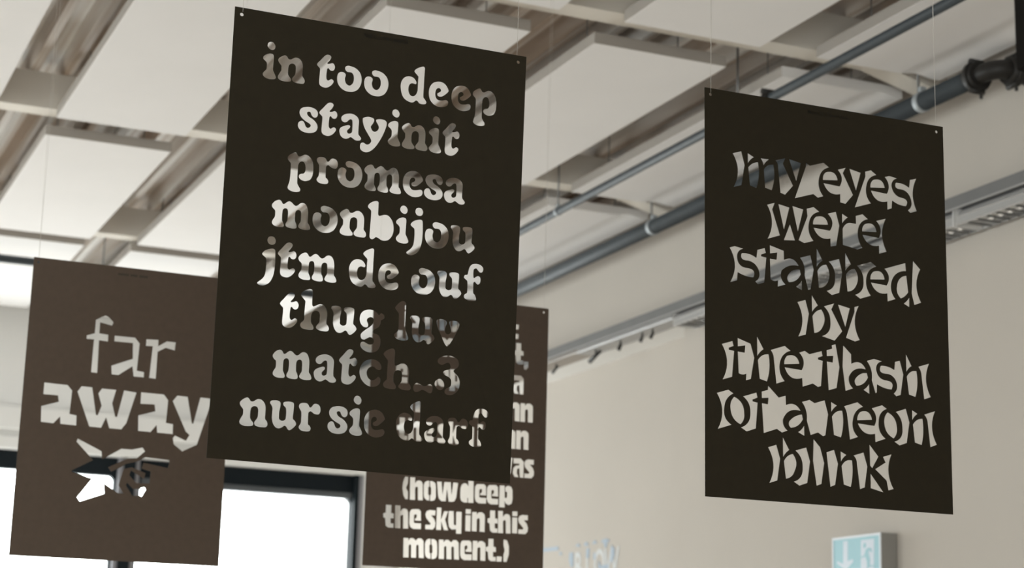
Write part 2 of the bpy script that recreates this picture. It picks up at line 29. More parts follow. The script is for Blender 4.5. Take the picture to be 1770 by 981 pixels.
CUTS_SHARD = [[(772,-1574),(1021,-1487),(1115,-1827),(1019,-2350),(793,-2429),(911,-1938,1)],[(1195,-1505),(1374,-1588),(1268,-1678,1),(1198,-1781)],[(1209,-1875),(1334,-1760,1),(1493,-1703),(1516,-1976,1),(1438,-2374),(1250,-2326)],[(1552,-1591),(1804,-1586),(1711,-1670,1),(1638,-1786),(1610,-1669,1)],[(1647,-1871),(1777,-1744,1),(1928,-1708),(1954,-1947,1),(1871,-2372),(1679,-2330)],[(1975,-1588),(2268,-1492),(2199,-1641),(2485,-2171),(2249,-2436),(2114,-2401),(2054,-1767),(2030,-1649,1)],[(2369,-1496),(2717,-1558),(2574,-2060)],[(2854,-1518),(2986,-1587),(3378,-1456),(3540,-1557),(3349,-1667,1),(3242,-1880),(3247,-2139,1),(3359,-2325),(3192,-2389),(3056,-2313),(2526,-2487),(2852,-1635)],[(3346,-1909),(3365,-1782,1),(3444,-1694),(3712,-1704,1),(3787,-1863)],[(3783,-1587),(4025,-1501),(3942,-1650),(4233,-2180),(4001,-2446),(3841,-2424),(3845,-2210),(3548,-2208,1),(3359,-1984),(3836,-2009),(3898,-1787,1)],[(4124,-1507),(4469,-1572),(4318,-2072)],[(4596,-1527),(4782,-1463),(4942,-1567),(4742,-1674,1),(4636,-1889),(4647,-2164,1),(4763,-2331),(4270,-2501),(4598,-1662)],[(4746,-1920),(4766,-1794,1),(4847,-1703),(5112,-1717,1),(5183,-1878)],[(4756,-1993),(5238,-2018),(5293,-1786,1),(5181,-1589),(5329,-1538),(5569,-1571),(5424,-1668,1),(5389,-1789),(5479,-1979,1),(5744,-2069),(5849,-2133,1),(5813,-2272),(5614,-2263,1),(5399,-2183),(5380,-2381),(5242,-2434),(5242,-2223),(4933,-2220,1)],[(5512,-1695),(5718,-1692,1),(5913,-1767),(5941,-1564),(6148,-1502),(6030,-1938,1),(6144,-2359),(5936,-2435),(5861,-2376),(5968,-2242,1),(5958,-2072),(5873,-1928,1),(5642,-1849),(5501,-1806,1)],[(1730,-2753),(1955,-2676),(1885,-2850),(2097,-3481),(1738,-3612),(1862,-3130,1)],[(2051,-2689),(2372,-2743),(2208,-3346)],[(2450,-2688),(2771,-2743),(2603,-3346)],[(2382,-3155),(2524,-3562),(2198,-3592)],[(2859,-2712),(3075,-2639),(3237,-2742),(3030,-2858,1),(2932,-3069),(2932,-3303,1),(3057,-3507),(2780,-3599),(2619,-3542),(2881,-2904)],[(3041,-3091),(3059,-2972,1),(3132,-2882),(3419,-2900,1),(3484,-3046)],[(3468,-2763),(3717,-2681),(3814,-3023),(3712,-3551),(3540,-3595),(3540,-3391),(3237,-3383,1),(3050,-3168),(3531,-3188),(3599,-2950,1)],[(3890,-2699),(4065,-2783),(3966,-2868,1),(3887,-2978)],[(3899,-3104),(4005,-2963,1),(4120,-2913),(4297,-2918),(4291,-2718),(4507,-2645),(4666,-2754),(4454,-2871,1),(4363,-3056),(4372,-3309,1),(4487,-3517),(4325,-3578),(4139,-3546),(3898,-3511)],[(4475,-3097),(4494,-2976,1),(4579,-2887),(4831,-2889,1),(4911,-3062)],[(4897,-2771),(5194,-2675),(5078,-3133,1),(5201,-3530),(4968,-3612),(4966,-3406),(4663,-3393,1),(4479,-3173),(4971,-3201),(5023,-2975,1)],[(675,-3957),(827,-3902),(1069,-3940),(933,-4019,1),(888,-4149),(955,-4339,1),(1184,-4408),(1356,-4476,1),(1339,-4625),(1117,-4613,1),(905,-4545),(883,-4746),(689,-4811),(817,-4347,1)],[(1010,-4058),(1220,-4051,1),(1420,-4124),(1448,-3926),(1662,-3855),(1696,-3970),(1561,-4026),(1561,-4070),(1706,-4087),(1643,-4716),(1456,-4785),(1382,-4722),(1479,-4624,1),(1477,-4419),(1382,-4297,1),(1186,-4224),(997,-4165,1)],[(1798,-3762),(2200,-3859),(2206,-4084),(2483,-4052,1),(2624,-4199),(2313,-4235,1),(2136,-4359),(2122,-4552,1),(2241,-4698),(2012,-4778),(2022,-4622),(1908,-4649,1),(1812,-4619),(1798,-4099),(1985,-4107),(2004,-3930),(1802,-3971)],[(2653,-4281),(2677,-4398),(2544,-4557,1),(2333,-4632),(2287,-4570,1),(2293,-4489),(2395,-4359,1)],[(2652,-3983),(2958,-3881),(3051,-4233),(2954,-4744),(2874,-4769),(2778,-4405),(2743,-4111,1)],[(2707,-4534),(2705,-4802),(2528,-4721),(2626,-4644,1)],[(3136,-3670),(3310,-3979),(3210,-4058,1),(3128,-4172)],[(3147,-4266),(3260,-4127,1),(3414,-4067),(3504,-4308,1),(3423,-4556),(3319,-4642,1),(3186,-4678)],[(3478,-3984),(3789,-3880),(3877,-4216),(3781,-4739),(3553,-4823),(3404,-4734),(3590,-4621,1),(3654,-4390),(3616,-4140,1)],[(3963,-3679),(4138,-3976),(4038,-4070,1),(3962,-4176)],[(3974,-4265),(4097,-4131,1),(4245,-4076),(4335,-4314,1),(4280,-4501),(4174,-4625,1),(4012,-4682)],[(4302,-3994),(4728,-3847),(4886,-3953),(4679,-4072,1),(4589,-4241),(4591,-4511,1),(4705,-4712),(4382,-4826),(4235,-4742),(4433,-4604,1),(4487,-4373),(4443,-4152,1)],[(4692,-4300),(4712,-4182,1),(4792,-4090),(5055,-4098,1),(5124,-4257)],[(5113,-3981),(5755,-3760),(5772,-3971),(5478,-4065,1),(5331,-4279),(5325,-4537,1),(5435,-4721),(5192,-4808),(5186,-4605),(4877,-4586,1),(4702,-4374),(5175,-4399),(5241,-4168,1)],[(5778,-4085),(5824,-4502),(5711,-4624,1),(5585,-4690),(5483,-4550,1),(5478,-4399),(5581,-4175,1)],[(5852,-4624),(5845,-4892),(5674,-4814),(5770,-4731,1)],[(5981,-3668),(6202,-3872),(6078,-4318,1),(6208,-4733),(5989,-4814),(5917,-4526)],[(2564,-5104),(2804,-5023),(2897,-5356),(2800,-5886),(2578,-5956),(2698,-5502,1)],[(2976,-4868),(3157,-5126),(3062,-5206,1),(2977,-5320)],[(2987,-5414),(3118,-5270,1),(3255,-5216),(3348,-5449,1),(3297,-5623),(3206,-5751,1),(3034,-5824)],[(3318,-5132),(3627,-5024),(3546,-5183),(3850,-5700),(3621,-5961),(3252,-5881),(3448,-5747,1),(3503,-5504),(3455,-5284,1)],[(3727,-5037),(4081,-5099),(3936,-5604)],[(4207,-5057),(4343,-5010),(4221,-5445,1),(4354,-5868),(4206,-5922),(3947,-5855),(4205,-5178)],[(450,-6348),(750,-6247),(782,-6363),(648,-6415),(652,-6466),(796,-6483),(736,-7112),(471,-7201),(590,-6739,1)],[(884,-6155),(1248,-6263),(1349,-6596),(1250,-7120),(1107,-7166),(1116,-7004),(1008,-7035,1),(908,-7011),(886,-6485),(1076,-6497),(1093,-6321),(890,-6364)],[(1422,-6056),(1607,-6362),(1508,-6444,1),(1422,-6563)],[(1438,-6649),(1573,-6517,1),(1746,-6475),(1773,-6729,1),(1693,-7145),(1486,-7096)],[(1796,-6366),(2202,-6225),(2363,-6329),(2158,-6454,1),(2062,-6644),(2070,-6903,1),(2189,-7086),(1949,-7172),(1884,-6589),(1853,-6447,1)],[(2172,-6677),(2190,-6560,1),(2257,-6464),(2539,-6483,1),(2609,-6629)],[(2599,-6354),(2767,-6292),(2900,-6362),(3247,-6253),(3272,-6371),(3140,-6423),(3145,-6472),(3275,-6490),(3216,-7117),(3120,-7151),(2973,-7079),(2683,-7182),(2674,-6971),(2351,-6971,1),(2183,-6748),(2665,-6776),(2722,-6568,1)],[(3528,-6086),(3651,-6041),(3754,-6600),(3661,-7127),(3423,-7206),(3381,-6495),(3549,-6506),(3568,-6343),(3383,-6366),(3380,-6220),(3542,-6166)],[(3862,-6042),(4097,-6248),(4099,-6484),(4398,-6456,1),(4519,-6597),(4158,-6647,1),(4021,-6819),(4034,-6969,1),(4139,-7094),(3909,-7177),(3832,-6584)],[(4545,-6679),(4575,-6786),(4437,-6950,1),(4229,-7022),(4178,-6939,1),(4203,-6845),(4333,-6732,1)],[(4605,-6927),(4609,-7199),(4428,-7107),(4534,-7026,1)],[(4542,-6378),(4763,-6303),(5001,-6344),(4854,-6431,1),(4821,-6561),(4906,-6739,1),(5124,-6813),(5292,-6883,1),(5264,-7026),(5039,-7006,1),(4838,-6936),(4828,-7135),(4778,-7159),(4676,-6844),(4634,-6510,1)],[(4953,-6459),(5152,-6459,1),(5346,-6524),(5371,-6326),(5523,-6278),(5623,-6615),(5529,-7137),(5388,-7184),(5315,-7123),(5409,-7000,1),(5406,-6847),(5326,-6718,1),(5148,-6646),(4920,-6569,1)],[(5700,-6073),(5873,-6382),(5785,-6447,1),(5705,-6570)],[(5712,-6663),(5874,-6516,1),(6016,-6497),(6040,-6723,1),(5967,-7155),(5767,-7108)],[(6066,-6382),(6403,-6270),(6299,-6682,1),(6429,-7115),(6219,-7190),(6155,-6610),(6128,-6475,1)],[(312,-7538),(634,-7432),(772,-7509),(583,-7671,1),(520,-7883),(539,-8088,1),(714,-8263),(334,-8392),(456,-7933,1)],[(790,-7586),(1013,-7753,1),(1062,-7957),(1044,-8121,1),(954,-8237),(757,-8100,1),(678,-7870),(700,-7705,1)],[(1026,-7561),(1401,-7436),(1431,-7553),(1294,-7610),(1297,-7657),(1433,-7676),(1379,-8299),(1118,-8392),(963,-8310),(1171,-8156,1),(1223,-7929),(1174,-7710,1)],[(1721,-7233),(2020,-7503),(2211,-7442),(2220,-7666),(2489,-7644,1),(2632,-7782),(2279,-7827,1),(2133,-8018),(2145,-8152,1),(2256,-8281),(2092,-8343),(1951,-8267),(1586,-8394),(1541,-7676),(1708,-7691),(1725,-7536),(1542,-7556),(1538,-7402),(1710,-7347)],[(2666,-7862),(2690,-7973),(2570,-8118,1),(2340,-8208),(2292,-8155,1),(2302,-8050),(2433,-7942,1)],[(2723,-8109),(2726,-8380),(2541,-8297),(2647,-8217,1)],[(2659,-7557),(2884,-7485),(3029,-7553),(3312,-7459),(3407,-7791),(3322,-8312),(3248,-8343),(3102,-8264),(2894,-8340),(2789,-7995),(2750,-7697,1)],[(3487,-7479),(3661,-7560),(3565,-7640,1),(3488,-7751)],[(3505,-7844),(3644,-7712,1),(3813,-7675),(3836,-7956,1),(3764,-8336),(3557,-8289)],[(3860,-7560),(4256,-7426),(4421,-7526),(4214,-7656,1),(4118,-7864),(4124,-8106,1),(4256,-8281),(4013,-8366),(3938,-7740),(3903,-7638,1)],[(4230,-7876),(4253,-7757,1),(4326,-7661),(4593,-7668,1),(4672,-7828)],[(4657,-7546),(4975,-7441),(5112,-7520),(4923,-7659,1),(4867,-7856),(4892,-8081,1),(5057,-8263),(4748,-8374),(4740,-8166),(4439,-8160,1),(4243,-7946),(4726,-7972),(4782,-7758,1)],[(5127,-7602),(5335,-7748,1),(5393,-7919),(5389,-8094,1),(5292,-8242),(5078,-8084,1),(5017,-7879),(5041,-7719,1)],[(5365,-7575),(5672,-7470),(5772,-7801),(5681,-8320),(5454,-8400),(5306,-8319),(5501,-8191,1),(5549,-7959),(5502,-7734,1)],[(5848,-7486),(6016,-7569),(5923,-7647,1),(5847,-7759)],[(5865,-7850),(6006,-7720,1),(6165,-7684),(6181,-7980,1),(6120,-8345),(5910,-8294)],[(6210,-7575),(6548,-7458),(6445,-7871,1),(6576,-8297),(6370,-8376),(6309,-7811),(6271,-7655,1)],[(1702,-8725),(1940,-8647),(2044,-8974),(1958,-9496),(1730,-9573),(1844,-9116,1)],[(2114,-8437),(2296,-8745),(2199,-8826,1),(2117,-8941)],[(2137,-9026),(2262,-8885,1),(2401,-8835),(2494,-9052,1),(2449,-9220),(2362,-9363,1),(2187,-9439)],[(2462,-8747),(2774,-8650),(2877,-8978),(2792,-9499),(2562,-9582),(2408,-9497),(2597,-9374,1),(2658,-9132),(2614,-8915,1)],[(2975,-8422),(3167,-8615),(3276,-8987),(3190,-9496),(3044,-9551),(2952,-8964)],[(3334,-8727),(3562,-8647),(3667,-8977),(3579,-9495),(3433,-9553)],[(3738,-8666),(3912,-8746),(3827,-8817,1),(3744,-8938)],[(3758,-9027),(3913,-8885,1),(4071,-8869),(4083,-9161,1),(4021,-9521),(3815,-9471)],[(4107,-8747),(4406,-8650),(4510,-8983),(4424,-9500),(4277,-9553),(4198,-8930),(4161,-8802,1)],[(4573,-8431),(4837,-8720),(4648,-9023),(4583,-8959)],[(4590,-9139),(4968,-9591),(4587,-9508)],[(4960,-8720),(5222,-8635),(5120,-9033,1),(5261,-9482),(5099,-9530),(5049,-9291),(4726,-9037),(5031,-8852)]]
CUTS_ARROW = [[(2227,-1934),(2533,-1749),(2628,-1774),(2814,-1938),(2823,-1986),(2785,-2080),(2378,-2005),(2380,-2386),(2683,-2404),(2692,-2640),(2385,-2625),(2409,-3750),(2199,-3743),(2212,-2615),(1965,-2618),(1964,-2497),(2222,-2402)],[(2903,-2414),(3602,-2411),(3772,-2599),(3742,-3543),(3990,-3574),(3994,-3756),(3644,-3756),(3579,-3409),(3122,-3756),(2895,-3750),(2865,-3456),(3574,-3151),(3540,-2609),(2904,-2610)],[(3990,-2427),(4410,-2406),(4417,-2631),(4704,-2432),(5014,-2433),(4998,-2724),(4679,-2660),(4412,-2823),(4406,-3767),(4178,-3755),(4228,-2650),(3993,-2659)],[(682,-4233),(1455,-4248),(1621,-4423),(1592,-5216),(1830,-5247),(1846,-5588),(1318,-5574),(1288,-5327),(1084,-5576),(672,-5559),(646,-5033),(1206,-4838),(1165,-4628),(680,-4627)],[(1922,-4247),(2279,-4253),(2475,-5175),(2533,-5177),(2638,-4851),(2498,-4441),(2611,-4264),(3092,-4266),(2989,-4734),(3125,-5182),(3183,-5184),(3357,-4260),(3785,-4298),(3516,-5364),(3361,-5595),(2950,-5590),(2820,-5232),(2677,-5596),(2279,-5587),(1798,-4441)],[(3940,-4273),(4726,-4277),(4890,-4463),(4863,-5246),(5110,-5274),(5123,-5615),(4583,-5607),(4545,-5349),(4357,-5608),(3930,-5600),(3899,-5072),(4470,-4884),(4430,-4653),(3944,-4668)],[(5194,-4277),(5556,-4288),(5764,-5196),(5810,-5192),(5999,-4270),(6429,-4281),(5981,-5914),(5487,-6179),(5181,-5959),(5132,-5754),(5206,-5654),(5592,-5805),(5702,-5597),(5565,-5492),(5046,-4484)],[(1930,-6017),(2753,-6383),(2791,-6654),(3413,-6245),(3776,-6249),(4126,-6152),(4217,-6276),(3959,-6529),(3648,-6559),(3015,-6903),(3124,-7046),(3351,-6923),(3612,-6742),(3979,-6640),(4244,-6469),(5056,-6509),(5080,-6570),(5036,-6788),(4194,-6661),(4141,-6865),(4458,-6942),(4439,-7356),(3994,-7370),(3739,-7119),(3789,-6953),(4251,-7215),(4282,-7013),(3806,-6847),(3537,-6922),(3404,-7478),(3590,-7750),(3399,-7751),(2906,-7438),(2950,-7794),(2155,-8105),(2053,-7977),(2511,-7318),(1813,-7151),(1809,-7097),(2494,-6706),(1897,-6126)],[(3687,-7372),(3896,-7568),(4165,-7555),(4167,-7512),(4290,-7491),(4333,-7563),(4201,-7821),(4161,-7786),(3888,-7805),(3646,-7461)]]
SIGN_ARROW = [(7987,827),(7947,827),(7949,726),(7901,733),(7901,720),(7969,681),(8042,718),(8048,731),(7990,715)]
SIGN_DOOR = [(7829,823),(7716,823),(7722,598),(7835,603)]
SIGN_MAN = [[(7805,806),(7790,809),(7784,795),(7790,783),(7805,782),(7811,792)],[(7788,775),(7762,783),(7742,778),(7733,758),(7743,759),(7757,771),(7765,757),(7752,724),(7756,696),(7768,680),(7785,652),(7791,662),(7779,687),(7779,713),(7789,733),(7797,740),(7829,733),(7828,741),(7803,746)],[(7767,696),(7714,693),(7714,687),(7767,687)]]
MURAL = [[(12540,1075),(12280,1076),(12053,1075),(12044,1048),(12279,1051),(12538,1052)],[(12028,1034),(11989,1032),(11988,1009),(12027,1011)],[(11765,1056),(11736,1074),(11699,1068),(11690,1049)],[(11632,1054),(11611,1074),(11575,1076),(11563,1053),(11567,1047)],[(11495,1055),(11485,1073),(11460,1079),(11432,1070),(11431,1056)],[(11361,1056),(11347,1073),(11292,1081),(11243,1071),(11236,1054),(11270,1056),(11276,1020),(11311,1022),(11319,1056)],[(11860,1021),(11800,1017),(11796,919),(11833,914),(11865,967)],[(11588,1033),(11537,1030),(11552,962),(11592,967)],[(11478,995),(11443,993),(11445,949),(11477,951)],[(11207,1031),(11159,1009),(11154,963),(11183,922),(11217,915)],[(11392,940),(11362,902),(11251,905),(11237,901),(11250,874),(11403,882)]]

# ------------------------------------------------------------------ helpers
def lin(c):
    return tuple((x/12.92 if x<=.04045 else ((x+.055)/1.055)**2.4) for x in c)
def mat(name, rgb, rough=.6, metal=0, var=.0, scale=4.0, stretch=(1,1,1), bump=0, spec=.5, emit=0, bscale=60):
    m = bpy.data.materials.new(name); m.use_nodes = True; nt = m.node_tree; b = nt.nodes['Principled BSDF']
    b.inputs['Base Color'].default_value = (*rgb,1); b.inputs['Roughness'].default_value = rough
    b.inputs['Metallic'].default_value = metal; b.inputs['Specular IOR Level'].default_value = spec
    if emit: b.inputs['Emission Color'].default_value=(*rgb,1); b.inputs['Emission Strength'].default_value=emit
    tc = nt.nodes.new('ShaderNodeTexCoord')
    if var:
        mp = nt.nodes.new('ShaderNodeMapping'); mp.inputs['Scale'].default_value = stretch
        n = nt.nodes.new('ShaderNodeTexNoise'); n.inputs['Scale'].default_value = scale; n.inputs['Detail'].default_value = 5
        r = nt.nodes.new('ShaderNodeValToRGB')
        r.color_ramp.elements[0].position=.3; r.color_ramp.elements[1].position=.7
        r.color_ramp.elements[0].color = (*[max(0,c*(1-var)) for c in rgb],1); r.color_ramp.elements[1].color = (*[min(1,c*(1+var)) for c in rgb],1)
        nt.links.new(tc.outputs['Object'],mp.inputs[0]); nt.links.new(mp.outputs[0],n.inputs['Vector'])
        nt.links.new(n.outputs[0],r.inputs[0]); nt.links.new(r.outputs[0],b.inputs['Base Color'])
        if emit: nt.links.new(r.outputs[0],b.inputs['Emission Color'])
    if bump:
        n2 = nt.nodes.new('ShaderNodeTexNoise'); n2.inputs['Scale'].default_value = bscale
        bp = nt.nodes.new('ShaderNodeBump'); bp.inputs['Strength'].default_value = bump; bp.inputs['Distance'].default_value=.002
        nt.links.new(tc.outputs['Object'],n2.inputs['Vector']); nt.links.new(n2.outputs[0],bp.inputs['Height']); nt.links.new(bp.outputs[0],b.inputs['Normal'])
    return m
def glass_mat():
    m = bpy.data.materials.new('window_glass'); m.use_nodes=True; nt=m.node_tree; nt.nodes.clear()
    o=nt.nodes.new('ShaderNodeOutputMaterial'); x=nt.nodes.new('ShaderNodeMixShader'); t=nt.nodes.new('ShaderNodeBsdfTransparent'); g=nt.nodes.new('ShaderNodeBsdfGlossy')
    t.inputs[0].default_value=(.93,.97,.96,1); g.inputs['Roughness'].default_value=.02; x.inputs[0].default_value=.06
    nt.links.new(t.outputs[0],x.inputs[1]); nt.links.new(g.outputs[0],x.inputs[2]); nt.links.new(x.outputs[0],o.inputs[0]); return m
M = dict(
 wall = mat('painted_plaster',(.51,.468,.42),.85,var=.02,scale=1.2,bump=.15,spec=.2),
 farwall = mat('white_plaster_lifted',(.80,.79,.77),.85,var=.02,scale=1.2,bump=.15,spec=.2),  # whiter than the other walls: colour makes up for light missing on the window wall
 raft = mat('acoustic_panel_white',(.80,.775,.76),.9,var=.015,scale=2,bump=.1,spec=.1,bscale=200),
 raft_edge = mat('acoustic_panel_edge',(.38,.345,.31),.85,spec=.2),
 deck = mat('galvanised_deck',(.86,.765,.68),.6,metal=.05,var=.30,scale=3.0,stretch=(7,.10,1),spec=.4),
 beam = mat('beige_beam_paint',(.72,.67,.60),.75,var=.05,scale=2,spec=.3),
 floor = mat('pale_oak_floor',(.52,.46,.395),.5,var=.1,scale=3,stretch=(8,1,1),spec=.4),
 sheet = mat('dark_brown_board',(.021,.0165,.0095),.8,var=.06,scale=40,bump=.2,spec=.12,bscale=900),
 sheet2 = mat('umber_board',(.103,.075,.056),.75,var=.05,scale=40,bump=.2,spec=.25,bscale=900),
 ink = mat('black_print',(.010,.009,.006),.6,spec=.25),
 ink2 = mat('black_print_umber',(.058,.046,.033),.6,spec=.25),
 wire = mat('nylon_thread',(.55,.52,.48),.35,spec=.6),
 pipe = mat('dark_grey_pipe',(.052,.062,.070),.5,var=.08,scale=6,spec=.35),
 cast = mat('black_cast_iron',(.018,.016,.014),.5,var=.1,scale=30,spec=.4),
 chrome = mat('bright_clip_metal',(.45,.48,.50),.6,metal=.6),
 rod = mat('grey_rod',(.19,.19,.19),.45,metal=.5),
 tray = mat('cable_tray_grey',(.165,.165,.165),.5,metal=.3,var=.05,scale=8),
 lamp = mat('white_enamel',(.70,.69,.68),.35,spec=.6),
 lamp2 = mat('grey_white_enamel',(.34,.335,.33),.35,spec=.6),
 louvre = mat('louvre_blade_metal',(.16,.16,.16),.35,metal=.6),
 reflector = mat('white_reflector',(.88,.88,.87),.4,spec=.5),
 alu = mat('polished_louvre',(.78,.79,.80),.18,metal=.9),
 frame = mat('anthracite_frame',(.008,.012,.015),.6,spec=.15),
 frame2 = mat('grey_blind_rail',(.075,.082,.09),.4,spec=.5),
 sill = mat('pale_grey_jamb',(.24,.235,.25),.5,spec=.4),
 teal = mat('teal_sign_face',(.30,.52,.58),.4,emit=.03,spec=.3),
 signwhite = mat('white_sign_print',(.55,.61,.68),.4,emit=.03),
 signbox = mat('white_sign_casing',(.66,.70,.74),.4),
 signside = mat('grey_sign_casing',(.30,.29,.27),.5),
 blue = mat('pale_blue_paint',(.40,.47,.55),.8,spec=.2),
 pale = mat('off_white_paint',(.62,.63,.63),.8,spec=.2),
 black = mat('matt_black',(.006,.005,.004),.8,spec=.1),
 glass = glass_mat())
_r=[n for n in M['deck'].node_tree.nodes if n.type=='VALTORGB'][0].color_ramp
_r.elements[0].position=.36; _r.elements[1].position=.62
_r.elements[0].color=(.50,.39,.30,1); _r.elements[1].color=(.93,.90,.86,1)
def link(o, parent=None, **k):
    COL.objects.link(o)
    if parent: o.parent = parent
    for a,b in k.items():
        if b is not None: o[a]=b
    return o
def empty(name, loc=(0,0,0), **k):
    o = bpy.data.objects.new(name,None); o.empty_display_size=.1; o.location=(loc[0],loc[1],loc[2]+CAMZ); return link(o,None,**k)
class MB:
    def __init__(s): s.bm=bmesh.new()
    def box(s,x0,x1,y0,y1,z0,z1,mi=0):
        v=[s.bm.verts.new(p) for p in ((x0,y0,z0),(x1,y0,z0),(x1,y1,z0),(x0,y1,z0),(x0,y0,z1),(x1,y0,z1),(x1,y1,z1),(x0,y1,z1))]
        for f in ((0,3,2,1),(4,5,6,7),(0,1,5,4),(1,2,6,5),(2,3,7,6),(3,0,4,7)):
            q=s.bm.faces.new([v[i] for i in f]); q.material_index=mi
        return s
    def prism(s,poly,axis,a,b,mi=0):
        def P(p,t): return {'x':(t,p[0],p[1]),'y':(p[0],t,p[1]),'z':(p[0],p[1],t)}[axis]
        A=[s.bm.verts.new(P(p,a)) for p in poly]; B=[s.bm.verts.new(P(p,b)) for p in poly]; n=len(poly)
        fs=[s.bm.faces.new(A[::-1]),s.bm.faces.new(B)]+[s.bm.faces.new((A[i],A[(i+1)%n],B[(i+1)%n],B[i])) for i in range(n)]
        for f in fs: f.material_index=mi
        return s
    def cyl(s,p,q,r,n=16,r2=None,mi=0,smooth=True):
        p,q=Vector(p),Vector(q); d=(q-p).normalized(); u=d.orthogonal().normalized(); v=d.cross(u); r2=r if r2 is None else r2
        A=[s.bm.verts.new(p+(u*math.cos(t)+v*math.sin(t))*r) for t in [2*math.pi*i/n for i in range(n)]]
        B=[s.bm.verts.new(q+(u*math.cos(t)+v*math.sin(t))*r2) for t in [2*math.pi*i/n for i in range(n)]]
        s.bm.faces.new(A[::-1]).material_index=mi; s.bm.faces.new(B).material_index=mi
        for i in range(n):
            f=s.bm.faces.new((A[i],A[(i+1)%n],B[(i+1)%n],B[i])); f.smooth=smooth; f.material_index=mi
        return s
    def tube(s,pts,r,n=14,mi=0):
        pts=[Vector(p) for p in pts]; rings=[]; u=None
        for i,p in enumerate(pts):
            d=(pts[min(i+1,len(pts)-1)]-pts[max(i-1,0)]).normalized()
            u=(d.orthogonal() if u is None else (u-d*u.dot(d))).normalized(); v=d.cross(u)
            rings.append([s.bm.verts.new(p+(u*math.cos(t)+v*math.sin(t))*r) for t in [2*math.pi*k/n for k in range(n)]])
        for a,b in zip(rings,rings[1:]):
            for i in range(n):
                f=s.bm.faces.new((a[i],a[(i+1)%n],b[(i+1)%n],b[i])); f.smooth=True; f.material_index=mi
        s.bm.faces.new(rings[0][::-1]); s.bm.faces.new(rings[-1]); return s
    def build(s,name,m,parent=None,bevel=0,**k):
        me=bpy.data.meshes.new(name)
        bmesh.ops.recalc_face_normals(s.bm,faces=s.bm.faces[:])
        s.bm.to_mesh(me); s.bm.free()
        for x in (m if isinstance(m,list) else [m]): me.materials.append(x)
        o=bpy.data.objects.new(name,me)
        if parent is None: o.location=(0,0,CAMZ)
        if bevel:
            b=o.modifiers.new('bevel','BEVEL'); b.width=bevel; b.segments=2; b.limit_method='ANGLE'
        return link(o,parent,**k)
def rebase(o):
    # put the origin of a single-mesh thing at the centre of its underside
    vs=[v.co for v in o.data.vertices]; c=Vector(((min(v.x for v in vs)+max(v.x for v in vs))/2,(min(v.y for v in vs)+max(v.y for v in vs))/2,min(v.z for v in vs)))
    o.data.transform(Matrix.Translation(-c)); o.location=o.location+c; return o

# ------------------------------------------------------------------ the room
XW, XR, YF = 5.4, 5.6, 15.5          # right wall (upper / recessed lower part), window wall
XL, YN = -4.6, -3.0                   # left wall, near wall
ZT = 3.42
NEAR_FILL = [(-3.6,-1.2),(-.9,1.6)]  # unseen openings added behind the camera for fill light
WIN = [(-1.4,-.15),(.15,3.20),(3.24,5.22)]
ZB, ZH = -.1, 1.895                   # window openings: sill and head
MB().box(XL-.2,XR+.3,YN-.2,YF+.3,-CAMZ-.1,-CAMZ).build('floor',M['floor'],kind='structure')
wr = MB().box(XW,XW+.5,YN,9.85,-CAMZ,ZT).box(XR,XR+.3,9.85,YF,-CAMZ,2.295).box(XW,XW+.5,9.85,YF,2.295,ZT)
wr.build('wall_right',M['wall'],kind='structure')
wf = MB().box(XL,XR,YF,YF+.3,ZH,ZT).box(XL,XR,YF,YF+.3,-CAMZ,ZB)
xs=[XL]+[v for a in WIN for v in a]+[XR]
for i in range(0,len(xs),2): wf.box(xs[i],xs[i+1],YF,YF+.3,ZB,ZH)
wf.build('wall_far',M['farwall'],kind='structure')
wn=MB().box(XL-.2,XR+.3,YN-.2,YN,-CAMZ,-.9).box(XL-.2,XR+.3,YN-.2,YN,1.9,ZT); xs=[XL-.2]+[v for a in NEAR_FILL for v in a]+[XR+.3]
for i in range(0,len(xs),2): wn.box(xs[i],xs[i+1],YN-.2,YN,-.9,1.9)
wn.build('wall_near',M['wall'],kind='structure')
LW=[(5.6,8.2),(9.8,13.0)]
wl = MB().box(XL-.2,XL,YN,YF,-CAMZ,-.9).box(XL-.2,XL,YN,YF,1.9,ZT)
ys=[YN]+[v for a in LW for v in a]+[YF]
for i in range(0,len(ys),2): wl.box(XL-.2,XL,ys[i],ys[i+1],-.9,1.9)
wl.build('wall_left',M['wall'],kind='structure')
MB().box(XW+.002,XR+.01,9.852,YF-.10,2.287,2.2949).build('trim_20',M['farwall'],kind='structure')  # soffit lining, its paler colour stands in for light bounced off the floor
# window wall trim: a flat box-shaped lintel and a small shadow gap
MB().box(XL,XW,YF-.10,YF,2.05,2.24).build('trim_1',M['farwall'],kind='structure',bevel=.01)
MB().box(XL,XW,YF-.035,YF,1.895,2.0).build('trim_2',M['farwall'],kind='structure',bevel=.006)
